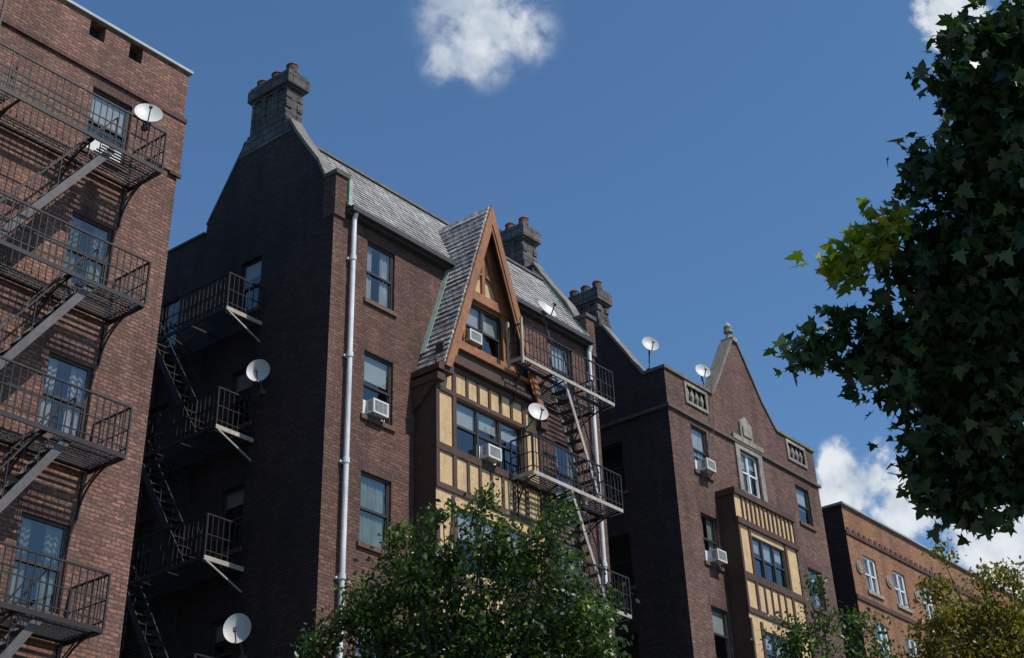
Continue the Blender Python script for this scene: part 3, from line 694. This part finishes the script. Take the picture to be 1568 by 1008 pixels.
ct=[(30.6,12.4,10.6,1.0),(31.2,11.7,10.5,1.1),(30.3,13.1,10.2,.6),(29.75,12.15,11.75,.28),(29.85,12.6,11.2,.35),(30.3,11.6,11.45,.3),(30.9,11.2,11.35,.45),(31,12,9,1.6),(31.8,11,10,1.3)]
tree("autumn_tree",(31,12,0),(31,12,6.5),ct,.105,OVAL,'leaf_autumn',11,85,32,.12,.16,spray=.12)
# ============================================================ ground
def sheet(name,x0,x1,y0,y1,z,m):
    mb=MB(); mb.mat(m); mb.poly([(x0,y0,z),(x1,y0,z),(x1,y1,z),(x0,y1,z)]); mb.obj(name)
sheet("ground",-1500,1500,-1500,1500,-.15,'earth')
sheet("road",-400,400,3.5,15.0,-.146,'asphalt')
mb=MB(); mb.mat('concrete'); mb.box(-400,400,15.0,D-2.5,-.15,0); mb.obj("pavement")
mb=MB(); mb.mat('concrete'); mb.box(-400,400,-2.5,3.5,-.15,0); mb.obj("pavement")
mb=MB(); mb.mat('paint')
for k in range(-40,41): mb.poly([(k*6,9.2,-.142),(k*6+3,9.2,-.142),(k*6+3,9.32,-.142),(k*6,9.32,-.142)])
mb.obj("road_marking")
# ============================================================ light
az,el=math.radians(11),math.radians(54)
sd=Vector((math.sin(az)*math.cos(el),-math.cos(az)*math.cos(el),math.sin(el)))
L=bpy.data.lights.new("sun","SUN"); L.energy=4.7; L.angle=math.radians(.5); L.color=(1,.93,.84)
lo=bpy.data.objects.new("sun",L); SC.collection.objects.link(lo); lo.rotation_euler=sd.to_track_quat('Z','Y').to_euler(); lo.location=(0,-20,60)
W=bpy.data.worlds.new("World"); SC.world=W; W.use_nodes=True; nt=W.node_tree; bg=nt.nodes["Background"]
sky=N(nt,"ShaderNodeTexSky"); sky.sky_type='NISHITA'; sky.sun_disc=False; sky.sun_elevation=el; sky.sun_rotation=math.pi-az
sky.air_density=1.0; sky.dust_density=.7; sky.ozone_density=2.5
STR=.10
tc=N(nt,"ShaderNodeTexCoord"); dirv=tc.outputs["Generated"]
def m2(op,a,b,c=None,clamp=False):
    n=N(nt,"ShaderNodeMath",operation=op); n.use_clamp=clamp
    for i,v in enumerate((a,b,c)):
        if v is None: continue
        if isinstance(v,(int,float)): n.inputs[i].default_value=v
        else: nt.links.new(v,n.inputs[i])
    return n.outputs[0]
def tnoise(scale,det,rough,dist=0):
    n=N(nt,"ShaderNodeTexNoise"); n.inputs["Scale"].default_value=scale; n.inputs["Detail"].default_value=det; n.inputs["Roughness"].default_value=rough; n.inputs["Distortion"].default_value=dist
    nt.links.new(dirv,n.inputs["Vector"]); return n.outputs["Fac"]
nz=tnoise(30,7,.6,.15); nf=tnoise(38,5,.55)
def blob(c,r):
    sub=N(nt,"ShaderNodeVectorMath",operation='DISTANCE'); nt.links.new(dirv,sub.inputs[0]); sub.inputs[1].default_value=c
    return m2('SUBTRACT',1.0,m2('DIVIDE',sub.outputs["Value"],r),None,True)
def sstep(v,a,b):
    n=N(nt,"ShaderNodeMapRange"); n.interpolation_type='SMOOTHSTEP'; nt.links.new(v,n.inputs[0]); n.inputs[1].default_value=a; n.inputs[2].default_value=b; return n.outputs[0]
def union(bs):
    t=None
    for b in bs: t=b if t is None else m2('MAXIMUM',t,b)
    return t
tw_=union([blob((.611,.484,.626),.040),blob((.598,.485,.6386),.060),blob((.609,.505,.612),.030),blob((.598,.5205,.609),.022),blob((.622,.472,.624),.034),blob((.607,.497,.618),.04)])
wa_=m2('MULTIPLY',sstep(tw_,0,.75),sstep(m2('ADD',nz,m2('MULTIPLY',tw_,.22)),.42,.72))
t=union([blob((.850,.392,.352),.036),blob((.868,.372,.334),.035),blob((.838,.405,.345),.025),blob((.896,.324,.306),.06),blob((.767,.230,.600),.036)])
cum=m2('MULTIPLY',m2('ADD',t,m2('MULTIPLY',m2('SUBTRACT',nf,.5),2.4)),m2('MULTIPLY',t,3.0,None,True))
fa_=m2('MAXIMUM',m2('MULTIPLY',wa_,.88),m2('MULTIPLY',sstep(cum,.12,.6),.95))
shade=sstep(nf,.3,.65)
cc=N(nt,"ShaderNodeMix",data_type='RGBA'); nt.links.new(shade,cc.inputs[0]); cc.inputs[6].default_value=(.50/STR,.58/STR,.68/STR,1); cc.inputs[7].default_value=(.82/STR,.85/STR,.88/STR,1)
tint=N(nt,"ShaderNodeMix",data_type='RGBA',blend_type='MULTIPLY'); tint.inputs[0].default_value=1; nt.links.new(sky.outputs[0],tint.inputs[6]); tint.inputs[7].default_value=(.82,1.12,1.30,1)
mx=N(nt,"ShaderNodeMix",data_type='RGBA'); nt.links.new(fa_,mx.inputs[0]); nt.links.new(tint.outputs[2],mx.inputs[6]); nt.links.new(cc.outputs[2],mx.inputs[7])
nt.links.new(mx.outputs[2],bg.inputs[0]); bg.inputs[1].default_value=STR
# ============================================================ camera
p=math.radians(36.35); r=math.radians(1.98); yw=math.radians(38.5)
H=Vector((math.cos(yw),math.sin(yw),0)); R0=Vector((math.sin(yw),-math.cos(yw),0)); Z=Vector((0,0,1))
F=math.cos(p)*H+math.sin(p)*Z; U0=-math.sin(p)*H+math.cos(p)*Z
R=math.cos(r)*R0-math.sin(r)*U0; U=math.cos(r)*U0+math.sin(r)*R0
cam=bpy.data.cameras.new("camera"); co=bpy.data.objects.new("camera",cam); SC.collection.objects.link(co)
mt=Matrix((R,U,-F)).transposed().to_4x4(); mt.translation=(0,0,1.6); co.matrix_world=mt
cam.sensor_width=36; cam.lens=36*2253/1568; cam.shift_x=.0147; cam.shift_y=-.232; cam.clip_end=5000; cam.clip_start=.1
SC.camera=co
SC.view_settings.view_transform='Standard'; SC.view_settings.look='None'; SC.view_settings.exposure=0
